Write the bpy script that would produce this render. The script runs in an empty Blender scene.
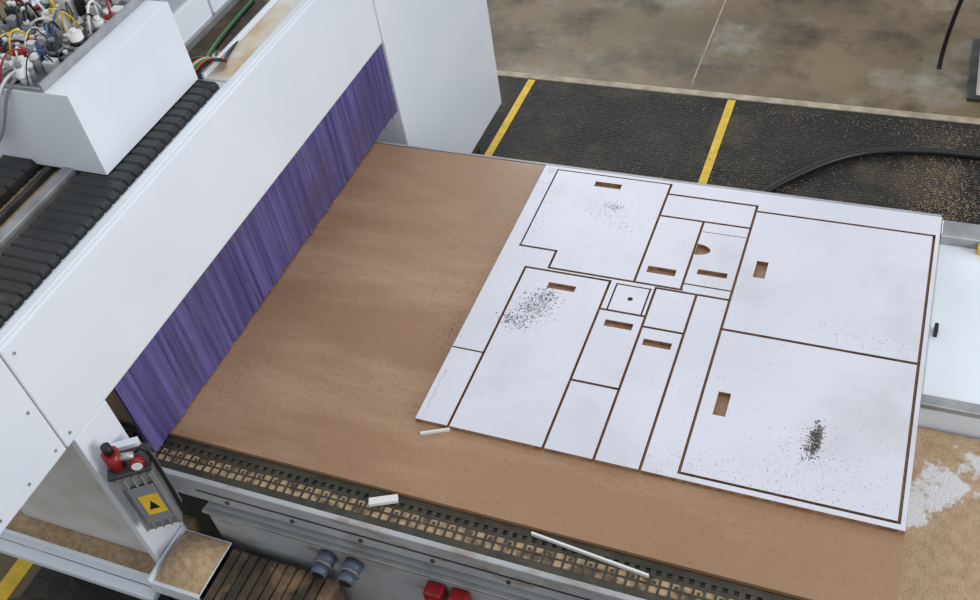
import bpy, bmesh, math, random
from mathutils import Vector, Matrix, Euler
random.seed(7)
scene = bpy.context.scene
try:
    scene.view_settings.view_transform = 'Standard'
except Exception:
    pass

# ---------------------------------------------------------------- materials
def srgb(r, g, b):
    def f(c):
        c /= 255.0
        return c / 12.92 if c <= 0.04045 else ((c + 0.055) / 1.055) ** 2.4
    return (f(r), f(g), f(b), 1.0)

def mat(name, c1, c2=None, scale=5.0, rough=0.5, metal=0.0, lo=0.35, hi=0.65, detail=4.0,
        bump=0.0, bscale=60.0, stretch=None, spec=0.5, c3=None, s3=2.0, lo3=0.5, hi3=0.7, st3=None,
        c4=None, s4=2.0, lo4=.5, hi4=.7, st4=None):
    m = bpy.data.materials.new(name); m.use_nodes = True
    nt = m.node_tree; b = nt.nodes['Principled BSDF']
    b.inputs['Roughness'].default_value = rough
    b.inputs['Metallic'].default_value = metal
    b.inputs['Specular IOR Level'].default_value = spec
    b.inputs['Base Color'].default_value = c1
    tc = nt.nodes.new('ShaderNodeTexCoord')
    mp = nt.nodes.new('ShaderNodeMapping')
    nt.links.new(tc.outputs['Object'], mp.inputs['Vector'])
    if stretch: mp.inputs['Scale'].default_value = stretch
    last = None
    if c2 is not None:
        n = nt.nodes.new('ShaderNodeTexNoise'); n.inputs['Scale'].default_value = scale
        n.inputs['Detail'].default_value = detail
        nt.links.new(mp.outputs[0], n.inputs['Vector'])
        r = nt.nodes.new('ShaderNodeValToRGB')
        r.color_ramp.elements[0].position = lo; r.color_ramp.elements[0].color = c1
        r.color_ramp.elements[1].position = hi; r.color_ramp.elements[1].color = c2
        nt.links.new(n.outputs['Fac'], r.inputs[0]); last = r.outputs[0]
    for cc, ss, l_, h_, st in ((c3, s3, lo3, hi3, st3), (c4, s4, lo4, hi4, st4)):
        if cc is None: continue
        n3 = nt.nodes.new('ShaderNodeTexNoise'); n3.inputs['Scale'].default_value = ss
        n3.inputs['Detail'].default_value = 8.0; n3.inputs['Roughness'].default_value = 0.65
        m3 = nt.nodes.new('ShaderNodeMapping')
        if st: m3.inputs['Scale'].default_value = st
        nt.links.new(tc.outputs['Object'], m3.inputs['Vector'])
        nt.links.new(m3.outputs[0], n3.inputs['Vector'])
        mr = nt.nodes.new('ShaderNodeMapRange')
        mr.inputs[1].default_value = l_; mr.inputs[2].default_value = h_
        nt.links.new(n3.outputs['Fac'], mr.inputs[0])
        mx = nt.nodes.new('ShaderNodeMix'); mx.data_type = 'RGBA'
        nt.links.new(mr.outputs[0], mx.inputs[0])
        if last is not None: nt.links.new(last, mx.inputs[6])
        else: mx.inputs[6].default_value = c1
        mx.inputs[7].default_value = cc
        last = mx.outputs[2]
    if last is not None: nt.links.new(last, b.inputs['Base Color'])
    if bump > 0:
        nb = nt.nodes.new('ShaderNodeTexNoise'); nb.inputs['Scale'].default_value = bscale
        nb.inputs['Detail'].default_value = 5
        nt.links.new(mp.outputs[0], nb.inputs['Vector'])
        bp = nt.nodes.new('ShaderNodeBump'); bp.inputs['Strength'].default_value = bump
        bp.inputs['Distance'].default_value = 0.01
        nt.links.new(nb.outputs['Fac'], bp.inputs['Height'])
        nt.links.new(bp.outputs[0], b.inputs['Normal'])
    return m

M = {}
M['white'] = mat('white_paint', srgb(229,235,243), srgb(223,230,239), 3, 0.32)
M['whitein'] = mat('white_paint_dusty', srgb(214,214,216), srgb(200,196,190), 6, 0.5, c3=srgb(170,140,108), s3=4, lo3=.56, hi3=.75)
M['sheet'] = mat('white_melamine', srgb(216,217,227), srgb(208,210,221), 2.5, 0.38, c3=srgb(190,187,188), s3=55, lo3=.64, hi3=.8, c4=srgb(196,195,201), s4=2.2, lo4=.52, hi4=.75)
M['mdf'] = mat('mdf', srgb(162,127,98), srgb(146,112,84), 1.3, 0.42, lo=.3, hi=.7, bump=.05, bscale=200, c3=srgb(180,147,119), s3=1.3, lo3=.48, hi3=.72, st3=(.7,2.8,1),  # c3 paints a pale light-reflection sheen into the board colour, in streaks
              c4=srgb(130,97,69), s4=60, lo4=.52, hi4=.85)
M['curtain'] = mat('purple_bristle', srgb(56,48,100), srgb(106,97,158), 60, 0.65, stretch=(1,1,.025), lo=.32, hi=.68, bump=.8, bscale=130, detail=6,
                  c3=srgb(80,70,98), s3=2.5, lo3=.48, hi3=.75)
M['black'] = mat('black_bellows', srgb(32,34,36), srgb(46,48,50), 8, 0.42, c3=srgb(84,76,62), s3=12, lo3=.6, hi3=.8)
M['blackdust'] = mat('dusty_black_bellows', srgb(54,48,40), srgb(82,70,54), 14, 0.7, c3=srgb(138,112,84), s3=9, lo3=.48, hi3=.68)
M['gridbar'] = mat('black_grid', srgb(42,41,35), srgb(64,59,47), 20, 0.6, c3=srgb(114,96,72), s3=30, lo3=.6, hi3=.75)
M['dust'] = mat('sawdust', srgb(198,174,142), srgb(172,144,112), 40, 0.9, bump=.8, bscale=150)
M['speck'] = mat('sawdust_grey', srgb(150,134,112), srgb(120,104,86), 40, 0.9)
M['gridbase'] = mat('grid_base', srgb(46,40,32), srgb(70,60,44), 9, 0.8, lo=.4, hi=.5)
M['gridcell'] = mat('grid_cell_dust', srgb(178,152,118), srgb(90,77,58), 24, 0.8, lo=.46, hi=.62)
M['frame'] = mat('painted_frame_worn', srgb(178,181,185), srgb(160,162,165), 5, 0.45, c3=srgb(140,120,104), s3=6, lo3=.56, hi3=.68, st3=(.6,1,1.5))
M['alu'] = mat('aluminium', srgb(176,178,180), srgb(150,152,155), 12, 0.35, 0.5)
M['darkalu'] = mat('dark_metal', srgb(56,58,62), srgb(80,81,83), 12, 0.4, 0.5)
M['yellow'] = mat('yellow_paint', srgb(226,190,44), srgb(206,168,48), 20, 0.6, c3=srgb(140,115,70), s3=18, lo3=.58, hi3=.72)
M['red'] = mat('red_plastic', srgb(150,26,32), srgb(135,24,28), 10, 0.35)
M['rubber'] = mat('black_rubber', srgb(22,22,24), None, 1, 0.45)
M['orange'] = mat('orange_wire', srgb(220,90,40), None, 1, .4)
M['green'] = mat('green_wire', srgb(50,140,70), None, 1, .4)
M['blue'] = mat('blue_plastic', srgb(60,90,150), None, 1, .4)
M['plastic'] = mat('white_plastic', srgb(222,222,222), None, 1, .4)
M['grey'] = mat('grey_plastic', srgb(120,124,130), None, 1, .4)
M['chip'] = mat('dark_chips', srgb(70,65,66), srgb(110,102,98), 60, .8)
M['pipe'] = mat('blue_grey_pipe', srgb(84,96,114), None, 1, .4)
M['concrete'] = mat('stained_concrete', srgb(98,85,62), srgb(122,107,80), 1.3, 0.38, lo=.35, hi=.65, detail=10, spec=.35, c3=srgb(150,146,136), s3=1.5, lo3=.52, hi3=.72,
                    c4=srgb(58,48,34), s4=2.2, lo4=.48, hi4=.68, bump=.05)
M['mat'] = mat('ribbed_rubber', srgb(32,32,32), srgb(48,47,45), 3, 0.6, detail=8, spec=.3, c3=srgb(128,110,88), s3=70, lo3=.60, hi3=.72, c4=srgb(84,75,62), s4=1.8, lo4=.5, hi4=.7)
M['kerb'] = mat('dusty_strip', srgb(182,172,152), srgb(146,134,114), 12, .8)
M['sidedust'] = mat('sawdust_on_metal', srgb(180,154,124), srgb(164,136,106), 30, .7, c3=srgb(208,208,210), s3=3.2, lo3=.54, hi3=.58, bump=.4, bscale=120)
M['tandust'] = mat('dusty_top', srgb(226,222,214), srgb(205,178,142), 4, .7, lo=.5, hi=.64)
M['dustedge'] = mat('chipboard_edge', srgb(170,132,102), srgb(118,90,68), 40, .8)
M['ink'] = mat('pencil_ink', srgb(168,166,168), None, 1, .7)

# ---------------------------------------------------------------- helpers
def link(o, parent=None):
    bpy.context.collection.objects.link(o)
    if parent: o.parent = parent
    return o
def empty(name, loc=(0,0,0)):
    e = bpy.data.objects.new(name, None); e.location = loc; e.empty_display_size = .1
    bpy.context.collection.objects.link(e); return e
def mesh_obj(name, verts, faces, m, parent=None, smooth=False):
    me = bpy.data.meshes.new(name); me.from_pydata([tuple(v) for v in verts], [], faces)
    me.materials.append(m); me.update()
    bm = bmesh.new(); bm.from_mesh(me); bmesh.ops.recalc_face_normals(bm, faces=bm.faces); bm.to_mesh(me); bm.free()
    if smooth:
        for p in me.polygons: p.use_smooth = True
    return link(bpy.data.objects.new(name, me), parent)
def bev(o, w, seg=2):
    if w:
        b = o.modifiers.new('b', 'BEVEL'); b.width = w; b.segments = seg; b.limit_method = 'ANGLE'
    return o
BF = [(0,1,2,3),(4,7,6,5),(0,4,5,1),(1,5,6,2),(2,6,7,3),(3,7,4,0)]
def bverts(x0,x1,y0,y1,z0,z1):
    return [(x0,y0,z0),(x1,y0,z0),(x1,y1,z0),(x0,y1,z0),(x0,y0,z1),(x1,y0,z1),(x1,y1,z1),(x0,y1,z1)]
def box(name, x0,x1,y0,y1,z0,z1, m, parent=None, w=0.003):
    return bev(mesh_obj(name, bverts(x0,x1,y0,y1,z0,z1), BF, m, parent), w)
def boxes(name, lst, m, parent=None, w=0):
    vs, fs = [], []
    for b in lst:
        k = len(vs); vs += bverts(*b); fs += [tuple(i+k for i in f) for f in BF]
    o = mesh_obj(name, vs, fs, m, parent)
    return bev(o, w)
def cyl(name, p0, p1, r, m, parent=None, n=20, r2=None):
    p0, p1 = Vector(p0), Vector(p1); d = p1 - p0
    bm = bmesh.new()
    bmesh.ops.create_cone(bm, cap_ends=True, segments=n, radius1=r, radius2=r if r2 is None else r2, depth=d.length)
    q = d.to_track_quat('Z', 'Y').to_matrix().to_4x4()
    bmesh.ops.transform(bm, matrix=Matrix.Translation((p0+p1)/2) @ q, verts=bm.verts)
    me = bpy.data.meshes.new(name); bm.to_mesh(me); bm.free(); me.materials.append(m)
    for p in me.polygons: p.use_smooth = len(p.vertices) == 4
    return link(bpy.data.objects.new(name, me), parent)
def tube(name, pts, r, m, parent=None):
    c = bpy.data.curves.new(name, 'CURVE'); c.dimensions = '3D'; c.bevel_depth = r; c.bevel_resolution = 4
    s = c.splines.new('NURBS'); s.points.add(len(pts)-1)
    for i, p in enumerate(pts): s.points[i].co = (*p, 1)
    s.use_endpoint_u = True; s.order_u = min(4, len(pts)); s.resolution_u = 8
    c.materials.append(m)
    return link(bpy.data.objects.new(name, c), parent)

# ---------------------------------------------------------------- camera
R = Matrix(((0.9266,-0.1690,0.3360),(0.3532,0.6990,-0.6218),(-0.1300,0.6950,0.7070)))
cd = bpy.data.cameras.new('camera'); cam = bpy.data.objects.new('camera', cd); link(cam)
cd.sensor_width = 36; cd.lens = 36*1014/980; cd.clip_end = 200
cam.rotation_mode = 'QUATERNION'; cam.rotation_quaternion = R.to_quaternion().normalized()
cam.location = (0, 0, 3.45); scene.camera = cam

# ---------------------------------------------------------------- floor
box('floor', -9, 8, -3, 14, -0.1, 0.0, M['concrete'], None, 0)
box('floor_joint', -1.112, -1.104, 4.95, 14, 0.0, 0.002, M['kerb'], None, 0)
ribs = [(-2.9, 3.2, 0.6, 4.84, 0.0, 0.006)]
y = 3.2
while y < 4.82:
    ribs.append((-2.9, 3.2, y, y+0.009, 0.006, 0.0078)); y += 0.020
boxes('rubber_floor_mat', ribs, M['mat'])
box('trim_1', -2.9, 3.2, 4.84, 4.89, 0, .012, M['kerb'], None, .003)
fl = empty('floor_marking_lines')
for i, x in enumerate((-2.05, -0.85, 1.55)):
    box('line_%d' % i, x-.022, x+.022, 2.9, 4.83, 0.0080, 0.0100, M['yellow'], fl, 0)
box('line_aisle', -3.03, -2.95, -.5, 3.0, 0.0, .002, M['yellow'], fl, 0)
def specks(name, cl, m):
    vs, fs = [], []
    for (cx,cy,sx,sy,n,s,z) in cl:
        for _ in range(n):
            x,y = random.gauss(cx,sx), random.gauss(cy,sy)
            if not 3.1 < y < 4.82: continue
            L = s*random.uniform(.4,1.5); a = random.random()*3; k = len(vs)
            ca,sa = math.cos(a)*L, math.sin(a)*L
            vs += [(x+ca,y+sa,z),(x-sa,y+ca,z),(x-ca,y-sa,z),(x+sa,y-ca,z),(x,y,z+L*.6)]
            fs += [(k,k+1,k+4),(k+1,k+2,k+4),(k+2,k+3,k+4),(k+3,k,k+4)]
    return mesh_obj(name, vs, fs, m)
specks('sawdust_specks', [(-1.2,4.2,.5,.25,1300,.0026,.008),(-.3,4.3,.5,.3,1500,.0028,.008),(.30,4.0,.10,.38,4200,.0035,.008),(-1.6,4.6,.4,.12,500,.0026,.008),(0,4.75,1,.05,900,.003,.008),(-.6,3.95,.15,.15,1200,.003,.008),(-1.45,3.9,.2,.15,900,.003,.008)], M['speck'])

# ---------------------------------------------------------------- table
T = 0.934
tb = empty('cnc_router_table')
box('top_frame', -2.9, .225, 1.262, 3.02, .80, .905, M['frame'], tb, .004)
box('grid_base', -2.9, .225, 1.29, 3.0, .905, .9115, M['gridbase'], tb, 0)
box('grid_dusty_channel', -2.9, .225, 1.300, 1.345, .9115, .9165, M['gridcell'], tb, 0)
box('outer_lip', -2.9, .225, 1.258, 1.276, .905, .919, M['frame'], tb, .002)
box('outer_rubber_row', -2.9, .225, 1.276, 1.300, .905, .9185, M['gridbar'], tb, .001)
bars = []
for yy, ww in ((1.320,.005),(1.344,.008),(1.368,.020)):
    bars.append((-2.9, .225, yy, yy+ww, .9115, .9195))
x = -2.2; i = 0
while x < .22:
    bars.append((x, x+.007, 1.298, 1.344, .9115, .9193))
    bars.append((x, x+.016, 1.344, 1.388, .9115, .9188))
    if i % 2 == 0: bars.append((x+.014, x+.023, 1.328, 1.336, .9120, .9180))
    x += .030; i += 1
boxes('support_grid', bars, M['gridbar'], tb)
box('frame_recess', -1.86, .225, 1.285, 2.9, .765, .80, M['darkalu'], tb, 0)
box('front_panel', -1.86, .225, 1.255, 2.9, .30, .765, M['frame'], tb, .003)
box('front_ledge', -1.86, .225, 1.238, 1.256, .755, .768, M['alu'], tb, .002)
box('slot_line', -1.86, .225, 1.2595, 1.263, .852, .858, M['darkalu'], tb, 0)
for i in range(9):
    xx = -1.75+i*.24
    cyl('frame_bolt_%d'%i, (xx,1.263,.828), (xx,1.256,.828), .007, M['darkalu'], tb, 12)
box('base_body', -1.8, .2, 1.35, 2.95, 0.0, .30, M['darkalu'], tb, .003)
box('mdf_spoilboard', -2.35, .225, 1.392, 2.969, .9115, T, M['mdf'], tb, .001)

# ---------------------------------------------------------------- nested sheet
SX0, SX1, SY0, SY1 = -1.236, .2225, 1.652, 2.953
voids = []
W = .0044
def V(x, y0, y1, w=W): voids.append((x-w, x+w, y0-w, y1+w))
def H(y, x0, x1, w=W): voids.append((x0-w, x1+w, y-w, y+w))
N = .0030
V(-1.18, 2.489, 2.935, N); H(2.489, -1.18, -1.04); V(-1.04, 2.40, 2.489); H(2.40, -1.04, -.562)
V(-.728, 2.40, 2.935); H(2.935, -1.18, -.728, N)
H(2.879, -.728, -.397); H(2.755, -.728, -.397); V(-.397, 1.674, 2.879); V(-.565, 2.407, 2.755)
H(2.431, -.565, -.397, N); H(2.389, -.648, -.397)
H(2.702, -.555, -.405, .0015)
H(2.85, -.397, .205); V(.205, 1.674, 2.85, .0045); H(2.255, -.397, .205, .005); H(1.674, -.397, .205, .0045)
V(-.508, 1.64, 2.389); V(-.648, 1.64, 2.389); H(2.205, -.648, -.508); V(-.808, 1.64, 2.385)
V(-.782, 2.255, 2.378, N); H(2.385, -1.122, -.808); H(2.378, -.782, -.662, N); V(-.664, 2.255, 2.378, N)
H(2.25, -.808, -.648); H(1.928, -.808, -.648); V(-1.122, 1.64, 2.385); H(1.965, -1.25, -1.122, N)
for r in [(-1.013,-.909,2.867,2.896),(-.70,-.60,2.457,2.489),(-.53,-.428,2.486,2.511),(-.345,-.306,2.515,2.596),
          (-.350,-.312,1.906,1.998),(-1.015,-.915,2.303,2.331),(-.773,-.677,2.178,2.207),(-.628,-.534,2.126,2.154)]:
    voids.append(r)
for i in range(10):
    a = (i+.5)/10; rr = .050; hh = math.sqrt(max(0, 1-a*a))*.028
    voids.append((-.56+i/10*rr, -.56+(i+1)/10*rr, 2.608-hh, 2.608+hh))
for i in range(8):
    a = -1+(i+.5)/4; hh = math.sqrt(1-a*a)*.009
    voids.append((-.719+(-1+i/4)*.009, -.719+(-1+(i+1)/4)*.009, 2.317-hh, 2.317+hh))
def slab(name, x0,x1,y0,y1,z0,z1, voids, m):
    xs = sorted({round(v,5) for r in voids for v in r[:2] if x0 < v < x1} | {x0,x1})
    ys = sorted({round(v,5) for r in voids for v in r[2:] if y0 < v < y1} | {y0,y1})
    nx, ny = len(xs)-1, len(ys)-1
    S = [[True]*ny for _ in range(nx)]
    for i in range(nx):
        cx = (xs[i]+xs[i+1])/2
        for j in range(ny):
            cy = (ys[j]+ys[j+1])/2
            S[i][j] = not any(a < cx < b and c < cy < d for a,b,c,d in voids)
    bm = bmesh.new(); cache = {}
    def v(i,j,k):
        if (i,j,k) not in cache: cache[(i,j,k)] = bm.verts.new((xs[i], ys[j], (z0,z1)[k]))
        return cache[(i,j,k)]
    s = lambda i,j: 0 <= i < nx and 0 <= j < ny and S[i][j]
    for i in range(nx):
        for j in range(ny):
            if not S[i][j]: continue
            bm.faces.new((v(i,j,1),v(i+1,j,1),v(i+1,j+1,1),v(i,j+1,1)))
            bm.faces.new((v(i,j,0),v(i,j+1,0),v(i+1,j+1,0),v(i+1,j,0)))
            if not s(i-1,j): bm.faces.new((v(i,j,0),v(i,j,1),v(i,j+1,1),v(i,j+1,0)))
            if not s(i+1,j): bm.faces.new((v(i+1,j,0),v(i+1,j+1,0),v(i+1,j+1,1),v(i+1,j,1)))
            if not s(i,j-1): bm.faces.new((v(i,j,0),v(i+1,j,0),v(i+1,j,1),v(i,j,1)))
            if not s(i,j+1): bm.faces.new((v(i,j+1,0),v(i,j+1,1),v(i+1,j+1,1),v(i+1,j+1,0)))
    me = bpy.data.meshes.new(name); bm.to_mesh(me); bm.free()
    me.materials.append(m); me.materials.append(M['dustedge'])
    for p in me.polygons:
        if abs(p.normal.z) < .5: p.material_index = 1
    return link(bpy.data.objects.new(name, me))
sheet = slab('nested_panel_sheet', SX0, SX1, SY0, SY1, T+.0005, .95, voids, M['sheet'])
box('label_sticker', -1.222, -1.185, 2.905, 2.945, .9501, .9506, M['plastic'], sheet, 0)
for i in range(5):
    box('label_bar_%d'%i, -1.218, -1.190, 2.910+i*.007, 2.912+i*.007, .9506, .9508, M['ink'], sheet, 0)
for i in range(13):
    yy = 1.70+i*.013
    a, b = random.uniform(-.005,.005), random.uniform(-.005,.005)
    tube('pencil_mark_%d'%i, [(-1.218+a,yy,.9502),(-1.210+b,yy+.006,.9502),(-1.222+b,yy+.007,.9502),(-1.212+a,yy+.009,.9502)], .0006, M['ink'], sheet)

def stick(p, q, w, h, z, name='offcut_strip'):
    p, q = Vector((*p, 0)), Vector((*q, 0)); d = q-p; nrm = Vector((-d.y, d.x, 0)).normalized()*w/2
    b = [p-nrm, q-nrm, q+nrm, p+nrm]
    vs = [(v.x, v.y, z) for v in b]+[(v.x, v.y, z+h) for v in b]
    return bev(mesh_obj(name, vs, BF, M['plastic']), .001)
stick((-1.20,1.607),(-1.115,1.647), .007, .012, T)
stick((-1.255,1.338),(-1.175,1.375), .024, .014, .9198)
stick((-.75,1.375),(-.40,1.340), .007, .014, .9198)

def chips(name, clusters):
    vs, fs = [], []
    for (cx, cy, sx, sy, n, size, z) in clusters:
        for _ in range(n):
            x, y = random.gauss(cx, sx), random.gauss(cy, sy)
            if z > .945 and not (SX0 < x < SX1 and SY0 < y < SY1): continue
            if z < .945 and x > SX0 and SY0 < y < SY1: continue
            a = random.random()*6.28; L = size*random.uniform(.4,1.3); w = L*random.uniform(.3,.8); k = len(vs)
            ca, sa = math.cos(a), math.sin(a)
            for u, v in ((-L,-w),(L,-w),(L,w),(-L,w)): vs.append((x+u*ca-v*sa, y+u*sa+v*ca, z+.0002))
            vs.append((x, y, z+L*.8))
            fs += [(k,k+1,k+2,k+3),(k,k+1,k+4),(k+1,k+2,k+4),(k+2,k+3,k+4),(k+3,k,k+4)]
    return mesh_obj(name, vs, fs, M['chip'])
chips('wood_chips', [(-1.00,2.26,.022,.022,200,.0020,.95),(-1.03,2.20,.03,.03,330,.0020,.95),(-1.07,2.13,.03,.02,160,.0024,.95),(-1.04,2.19,.06,.06,300,.0012,.95),
    (-.044,1.895,.008,.030,330,.0028,.95),(-.055,1.86,.012,.03,150,.0022,.95),(-.05,1.85,.05,.05,200,.0012,.95),
    (-.93,2.74,.05,.03,160,.0013,.95),(-.90,2.77,.025,.012,100,.0016,.95),(-.83,2.68,.04,.03,110,.0012,.95),(-1.15,2.80,.04,.08,90,.0013,.95),(-1.17,2.62,.02,.06,90,.0013,.95),(-.5,2.2,.5,.4,1100,.0010,.95),
    (.0,1.8,.12,.08,300,.0011,.95),(.05,2.32,.07,.03,160,.0011,.95),(-.2,1.72,.2,.03,300,.0011,.95),(-1.275,2.05,.025,.06,300,.0014,T),(-1.27,1.9,.06,.15,150,.0010,T),(-1.5,1.6,.3,.12,60,.0009,T)])

# ---------------------------------------------------------------- gantry
g = empty('cnc_gantry')
box('beam_cover', -2.62, -2.0, 1.071, 3.195, 1.283, 1.700, M['white'], g, .006)
box('beam_end_cover', -2.62, -2.0, .30, 1.067, 1.283, 1.700, M['white'], g, .006)
box('beam_top_rim', -2.035, -2.004, .30, 3.19, 1.700, 1.712, M['white'], g, .003)
box('far_leg_casing', -2.75, -1.995, 3.2, 4.245, .254, 2.1, M['white'], g, .006)
box('far_leg_foot', -2.7, -2.1, 3.3, 4.1, 0.006, .254, M['darkalu'], g, .004)
box('near_leg', -2.62, -2.03, 1.125, 1.255, .575, 1.283, M['whitein'], g, .004)
box('near_leg_flange', -2.03, -2.0, 1.10, 1.25, .575, 1.283, M['white'], g, .003)
scr = [(-1.999, y, z) for y in (.80,.92,1.035,1.10) for z in (1.32,1.66)] + [(-1.999, 1.035, 1.49)]
for i, s in enumerate(scr):
    cyl('screw_%d' % i, s, (s[0]+.003, s[1], s[2]), .0045, M['alu'], g, 12)
box('far_top_cover', -2.95, -2.30, 2.62, 3.19, 1.70, 1.92, M['white'], g, .008)
box('far_top_cover_step', -2.95, -2.30, 2.36, 2.61, 1.70, 1.84, M['white'], g, .008)
box('dusty_top', -2.125, -2.036, 2.27, 3.18, 1.700, 1.706, M['tandust'], g, .002)
box('cable_channel', -2.30, -2.14, 2.27, 3.18, 1.700, 1.704, M['blackdust'], g, .001)
box('channel_rim', -2.14, -2.128, 2.27, 3.18, 1.700, 1.725, M['white'], g, .002)
box('channel_side', -2.30, -2.285, 2.27, 3.18, 1.700, 1.730, M['alu'], g, .002)
box('rail_1', -2.29, -2.25, .4, 2.26, 1.700, 1.735, M['alu'], g, .003)
box('rail_2', -2.36, -2.34, .4, 2.30, 1.700, 1.725, M['darkalu'], g, .003)
box('rail_bed', -2.60, -2.235, .4, 2.36, 1.700, 1.703, M['dust'], g, .001)
for i, (m, o) in enumerate([(M['orange'],0),(M['green'],.02),(M['orange'],.035),(M['rubber'],-.02),(M['green'],-.03),(M['rubber'],.045),(M['plastic'],.01)]):
    e_ = 2.42 if i in (0,1,2,6) else 2.75
    tube('wire_%d' % i, [(-2.20+o,2.25,1.72),(-2.16+o,2.28,1.77),(-2.10+o*.5,2.31,1.765),(-2.12+o,2.35,1.72),(-2.18+o,2.38,1.712),(-2.2+o,e_,1.708)], .0055, m, g)

def bellows(name, axis, a0, a1, c0, c1, z0, z1, pitch, m, parent=None, drop=.010):
    vs, fs = [], []
    n = int((a1-a0)/pitch)
    rows = []
    for i in range(n):
        a = a0+i*pitch
        rows += [(a, z1-drop, .005), (a+pitch*.14, z1, 0), (a+pitch*.88, z1-.002, 0), (a+pitch*.96, z1-drop, .005)]
    for i, (a, z, ins) in enumerate(rows):
        prof = [(c0+ins, z0), (c0+ins, z-.010), (c0+ins+.010, z), (c1-ins-.010, z), (c1-ins, z-.010), (c1-ins, z0)]
        for c, zz in prof: vs.append((c, a, zz) if axis == 'y' else (a, c, zz))
        if i:
            k = i*6
            for j in range(5): fs.append((k-6+j, k-5+j, k+1+j, k+j))
    fs.append(tuple(range(6))); L = len(rows)*6; fs.append(tuple(range(L-6, L)))
    return mesh_obj(name, vs, fs, m, parent)
bellows('rail_bellows', 'y', .40, 2.26, -2.235, -2.052, 1.700, 1.726, .040, M['black'], g, .006)
bellows('rear_rail_bellows', 'y', .40, 1.95, -2.53, -2.395, 1.703, 1.745, .040, M['black'], g, .006)
bellows('way_cover_bellows', 'x', -1.79, -1.36, .80, 1.225, .0, .60, .036, M['blackdust'])

def curtain():
    vs, fs = [], []; n = 260; ya, yb = 1.300, 3.190; zt, zb = 1.292, .942
    for layer in range(3):
        off = .006*layer; k0 = len(vs)
        for i in range(n+1):
            y = ya + (yb-ya)*i/n
            wob = .0030*random.uniform(-1,1)+.0010*math.sin(i*.35+layer)
            for j in range(4):
                t = j/3; z = zt+(zb-zt)*t
                vs.append((-2.006-off+wob*(.5+t*.6), y+random.uniform(-.002,.002)*t, z + (random.uniform(-.003,.008) if j == 3 else 0)))
        for i in range(n):
            for j in range(3):
                a = k0+i*4+j; fs.append((a, a+1, a+5, a+4))
    return mesh_obj('bristle_curtain', vs, fs, M['curtain'])
curtain()

# ---------------------------------------------------------------- head box with electronics
hb = empty('control_electronics_box')
x0,x1,y0,y1,z0,z1 = -2.64,-2.125,1.728,2.235,1.728,2.004
box('wall_px', x1-.004, x1, y0, y1, z0, z1, M['white'], hb, .001)
box('wall_ny', x0, x1-.004, y0, y0+.004, z0, z1, M['white'], hb, .001)
box('wall_py', x0, x1-.004, y1-.004, y1, z0, z1, M['white'], hb, .001)
box('bottom', x0, x1-.004, y0+.004, y1-.004, 1.748, 1.752, M['white'], hb, .001)
box('lid', x1-.085, x1, y0, y1, z1, z1+.004, M['white'], hb, .001)
box('tray', x0, x1-.085, y0+.004, y1+.3, z1-.03, z1-.026, M['grey'], hb, .001)
box('tray_frame_x', x1-.095, x1-.085, y0+.004, y1+.3, z1-.026, z1+.03, M['alu'], hb, .001)
box('tray_frame_y', x0, x1-.095, y0+.004, y0+.012, z1-.026, z1+.012, M['alu'], hb, .001)
zz = 1.978
P, G_, A, K, RD, BL = M['plastic'], M['grey'], M['alu'], M['rubber'], M['red'], M['blue']
cols = [P,P,P,P,P,P,P,P,A,A,G_,G_,G_,K,K,RD]
k = 0
for ix in range(8):
    for iy in range(12):
        if random.random() < .1: continue
        x = -2.250 - ix*.046 + random.uniform(-.006,.006); y = 1.765+iy*.048+random.uniform(-.006,.006)
        h = random.uniform(.02,.085); m = random.choice(cols)
        if random.random() < .5:
            s = random.uniform(.014,.025); box('terminal_%d' % k, x-s, x+s, y-s*.8, y+s*.8, zz, zz+h, m, hb, .003)
            for q in range(random.choice((0,1,2))):
                cyl('port_%d_%d' % (k,q), (x-.008+q*.016,y,zz+h), (x-.008+q*.016,y,zz+h+.014), .007, random.choice(cols), hb, 10)
        else:
            r = random.uniform(.014,.024)
            cyl('valve_%d' % k, (x,y,zz), (x,y,zz+h), r, m, hb, 16)
            cyl('collar_%d' % k, (x,y,zz+h*.6), (x,y,zz+h*.75), r+.004, random.choice(cols), hb, 12)
            cyl('cap_%d' % k, (x,y,zz+h), (x,y,zz+h+.012), .009, random.choice(cols), hb, 12)
        k += 1
for i in range(46):
    x = random.uniform(-2.6,-2.27); y = random.uniform(1.77,2.3); z0_ = zz+.03
    d = Vector((random.uniform(-.12,.12), random.uniform(-.15,.15), 0))
    tube('lead_%d' % i, [(x,y,z0_),(x+d.x*.2,y+d.y*.2,z0_+random.uniform(.05,.10)),(x+d.x*.7,y+d.y*.7,z0_+random.uniform(.05,.11)),(x+d.x,y+d.y,z0_)],
         random.choice([.002,.003,.004]), random.choice([K,K,K,K,P,P,G_,RD,BL,M['yellow']]), hb)
box('yellow_ground_tag', -2.42,-2.38,2.05,2.055,zz+.04,zz+.09, M['yellow'], hb, .001)
for i in range(5):
    tube('drop_cable_%d' % i, [(-2.30-.03*i,1.80,2.03),(-2.32-.03*i,1.72,2.05),(-2.38-.03*i,1.70,1.9),(-2.46,1.68,1.80),(-2.6,1.62,1.76)], .005, P if i % 2 else G_, hb)

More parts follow.
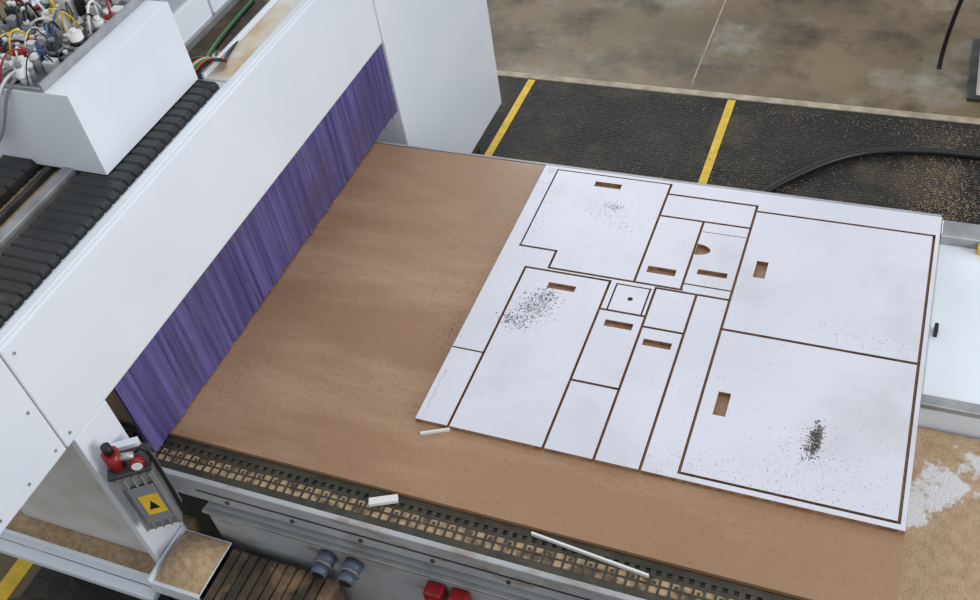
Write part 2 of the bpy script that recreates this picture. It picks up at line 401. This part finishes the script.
# ---------------------------------------------------------------- near leg hardware
pu = empty('lubrication_pump', (-1.915, 1.150, .835)); pu.rotation_euler = (0, 0, math.radians(35)); pu.scale = (1.06,1.06,1.06)
def pb(*a, **k): return box(*a, parent=pu, **k)
pb('reservoir', -.055,.055,-.03,.05,.0,.27, M['alu'], w=.006)
for i in range(5): pb('fin_%d'%i, -.05+i*.024,-.044+i*.024,-.04,-.03,.01,.26, M['alu'], w=.001)
pb('dark_panel', -.03,.045,-.043,-.04,.05,.22, M['grey'], w=.001)
pb('warning_label', -.014,.040,-.046,-.043,.09,.18, M['yellow'], w=.001)
mesh_obj('warning_triangle', [(-.002,-.0465,.115),(.028,-.0465,.115),(.013,-.0465,.155),(-.002,-.046,.115),(.028,-.046,.115),(.013,-.046,.155)],
         [(0,1,2),(3,5,4),(0,3,4,1),(1,4,5,2),(2,5,3,0)], M['rubber'], pu)
pb('cap_plate', -.06,.06,-.04,.055,.27,.285, M['darkalu'], w=.003)
cyl('red_valve', (-.03,0,.285), (-.03,0,.345), .024, M['red'], pu)
cyl('valve_knob', (-.03,0,.345), (-.03,0,.375), .014, M['rubber'], pu)
cyl('side_fitting', (-.03,0,.32), (.03,-.01,.32), .011, M['alu'], pu)
cyl('gauge', (.03,-.01,.30), (.03,-.035,.30), .02, M['red'], pu)
cyl('gauge_face', (.03,-.035,.30), (.03,-.037,.30), .015, M['plastic'], pu)
pb('mount_bracket', -.06,.03,.05,.075,.05,.30, M['white'], w=.002)
tube('pump_hose', [(.03,0,.32),(.065,-.01,.36),(.07,-.01,.30),(.065,0,.1),(.06,.0,.0)], .006, M['rubber'], pu)

rc = empty('rail_cover_beam')
box('cover_front', -3.2, -2.0, 1.040, 1.055, .53, .595, M['white'], rc, .003)
box('cover_foot', -3.2, -2.0, 1.0, 1.040, .50, .53, M['white'], rc, .003)
box('cover_floor', -3.2, -2.0, 1.055, 1.30, .50, .573, M['dust'], rc, .004)
box('cover_back', -3.2, -2.64, 1.30, 1.32, .50, .62, M['white'], rc, .004)
box('cover_post', -2.6, -2.1, 1.1, 1.3, 0.006, .50, M['darkalu'], rc, .004)
tube('trailing_cable', [(-2.78,.9,.20),(-2.6,.93,.38),(-2.45,.93,.30),(-2.3,.98,.36),(-2.1,1.02,.3)], .014, M['rubber'], rc)

tr = empty('sawdust_tray')
box('tray_plate', -1.985,-1.80,1.03,1.235,.600,.606, M['white'], tr, .002)
box('tray_front', -1.985,-1.80,1.022,1.03,.545,.610, M['white'], tr, .002)
box('tray_side', -1.996,-1.985,1.022,1.235,.56,.625, M['white'], tr, .002)
vs, fs = [], []
n = 24
for i in range(n+1):
    for j in range(n+1):
        u, v = i/n, j/n
        h = .075*max(0,math.sin(math.pi*u))**.8*max(0,math.sin(math.pi*(v*.65+.35)))**.8*min(1,v*3) + random.uniform(0,.004)
        if v == 0 or v == 1 or u in (0,1): h = 0
        vs.append((-1.982+u*.18, 1.036+v*.195, .606+max(0,h)))
for i in range(n):
    for j in range(n):
        a = i*(n+1)+j; fs.append((a,a+1,a+n+2,a+n+1))
mesh_obj('sawdust_heap', vs, fs, M['dust'], tr, True)
box('tray_support', -1.98,-1.82,1.05,1.22,0.006,.60, M['darkalu'], tr, .002)

for x in (-1.42, -1.325):
    p = empty('pipe_fitting')
    cyl('collar', (x,1.254,.680), (x,1.220,.680), .032, M['pipe'], p)
    cyl('nut', (x,1.220,.680), (x,1.210,.680), .036, M['grey'], p, 6)
    cyl('tube', (x,1.210,.680), (x,1.18,.678), .027, M['pipe'], p)
    cyl('bore', (x,1.1805,.678), (x,1.1785,.678), .021, M['rubber'], p)
for x in (-1.035, -.955):
    p = empty('power_socket')
    box('housing', x-.030,x+.030,1.205,1.2535,.63,.715, M['red'], p, .008)
    cyl('barrel', (x,1.225,.680), (x,1.165,.655), .027, M['red'], p)
    cyl('barrel_rim', (x,1.172,.658), (x,1.160,.653), .031, M['red'], p)
    cyl('inside', (x,1.1595,.6529), (x,1.1585,.6525), .021, M['rubber'], p)

# ---------------------------------------------------------------- right side bench
sb = empty('side_workbench')
box('bench_top', .235, 1.6, 2.25, 3.06, .72, .80, M['white'], sb, .006)
box('bench_apron', .235, 1.6, 2.225, 2.25, .62, .79, M['white'], sb, .004)
box('bench_edge', .235, 1.6, 2.218, 2.26, .79, .812, M['alu'], sb, .003)
box('bench_leg', .30, .40, 2.3, 2.4, 0.006, .72, M['grey'], sb, .003)
box('bench_leg_b', .30, .40, 2.9, 3.0, 0.006, .72, M['grey'], sb, .003)
box('clamp_bar', .235, .9, 2.98, 3.07, .80, .84, M['alu'], sb, .004)
box('clamp_tab', .36, .40, 2.95, 2.98, .80, .83, M['yellow'], sb, .002)
box('stop_pin_block', .250, .262, 2.52, 2.56, .80, .83, M['rubber'], sb, .002)
sh = empty('dusty_side_shelf')
box('shelf_top', .228, 1.6, 1.0, 2.215, .58, .70, M['sidedust'], sh, .004)
box('shelf_base', .3, 1.5, 1.1, 2.1, 0.006, .58, M['darkalu'], sh, .004)

tube('air_hose', [(-.75,3.6,.032),(-.60,3.95,.032),(-.50,4.10,.032),(-.30,4.33,.032),(-.10,4.48,.032),(.15,4.53,.032),(.45,4.55,.032),(1.2,4.5,.032)], .019, M['rubber'])
fm = empty('neighbouring_machine_leg')
box('post', .40,.52,5.08,5.6,.02,1.0, M['tandust'], fm, .005)
box('foot', .36,.56,5.05,5.65,0,.02, M['darkalu'], fm, .003)
tube('hanging_cable', [(.20,5.30,.02),(.20,5.35,.1),(.22,5.4,.3),(.30,5.45,.7),(.42,5.5,.95)], .012, M['rubber'], fm)

# ---------------------------------------------------------------- light
w = bpy.data.worlds.new('w'); scene.world = w; w.use_nodes = True
w.node_tree.nodes['Background'].inputs[0].default_value = (.92,.96,1,1)
w.node_tree.nodes['Background'].inputs[1].default_value = .62
def area(name, loc, target, sx, sy, power, col=(1,1,1)):
    l = bpy.data.lights.new(name, 'AREA'); l.shape = 'RECTANGLE'; l.size = sx; l.size_y = sy; l.energy = power; l.color = col
    o = bpy.data.objects.new(name, l); link(o); o.location = loc
    o.rotation_euler = (Vector(target)-Vector(loc)).to_track_quat('-Z','Y').to_euler()
area('overhead_fill_lamp', (0.5, 2.5, 7), (-.5,2.2,.9), 3, 3, 70, (1,.99,.97))  # added overhead area light, made large for soft sheen; not an actual skylight
area('window_lamp', (-3.5, 9, 5), (-1.2,2.2,.9), 3, 2, 160, (.95,.97,1))
area('side_fill_lamp', (6, 1.0, 3.0), (-2,2.2,1.2), 3, 3, 250, (1,1,1))  # added fill from the right to brighten the gantry beam face; no real window
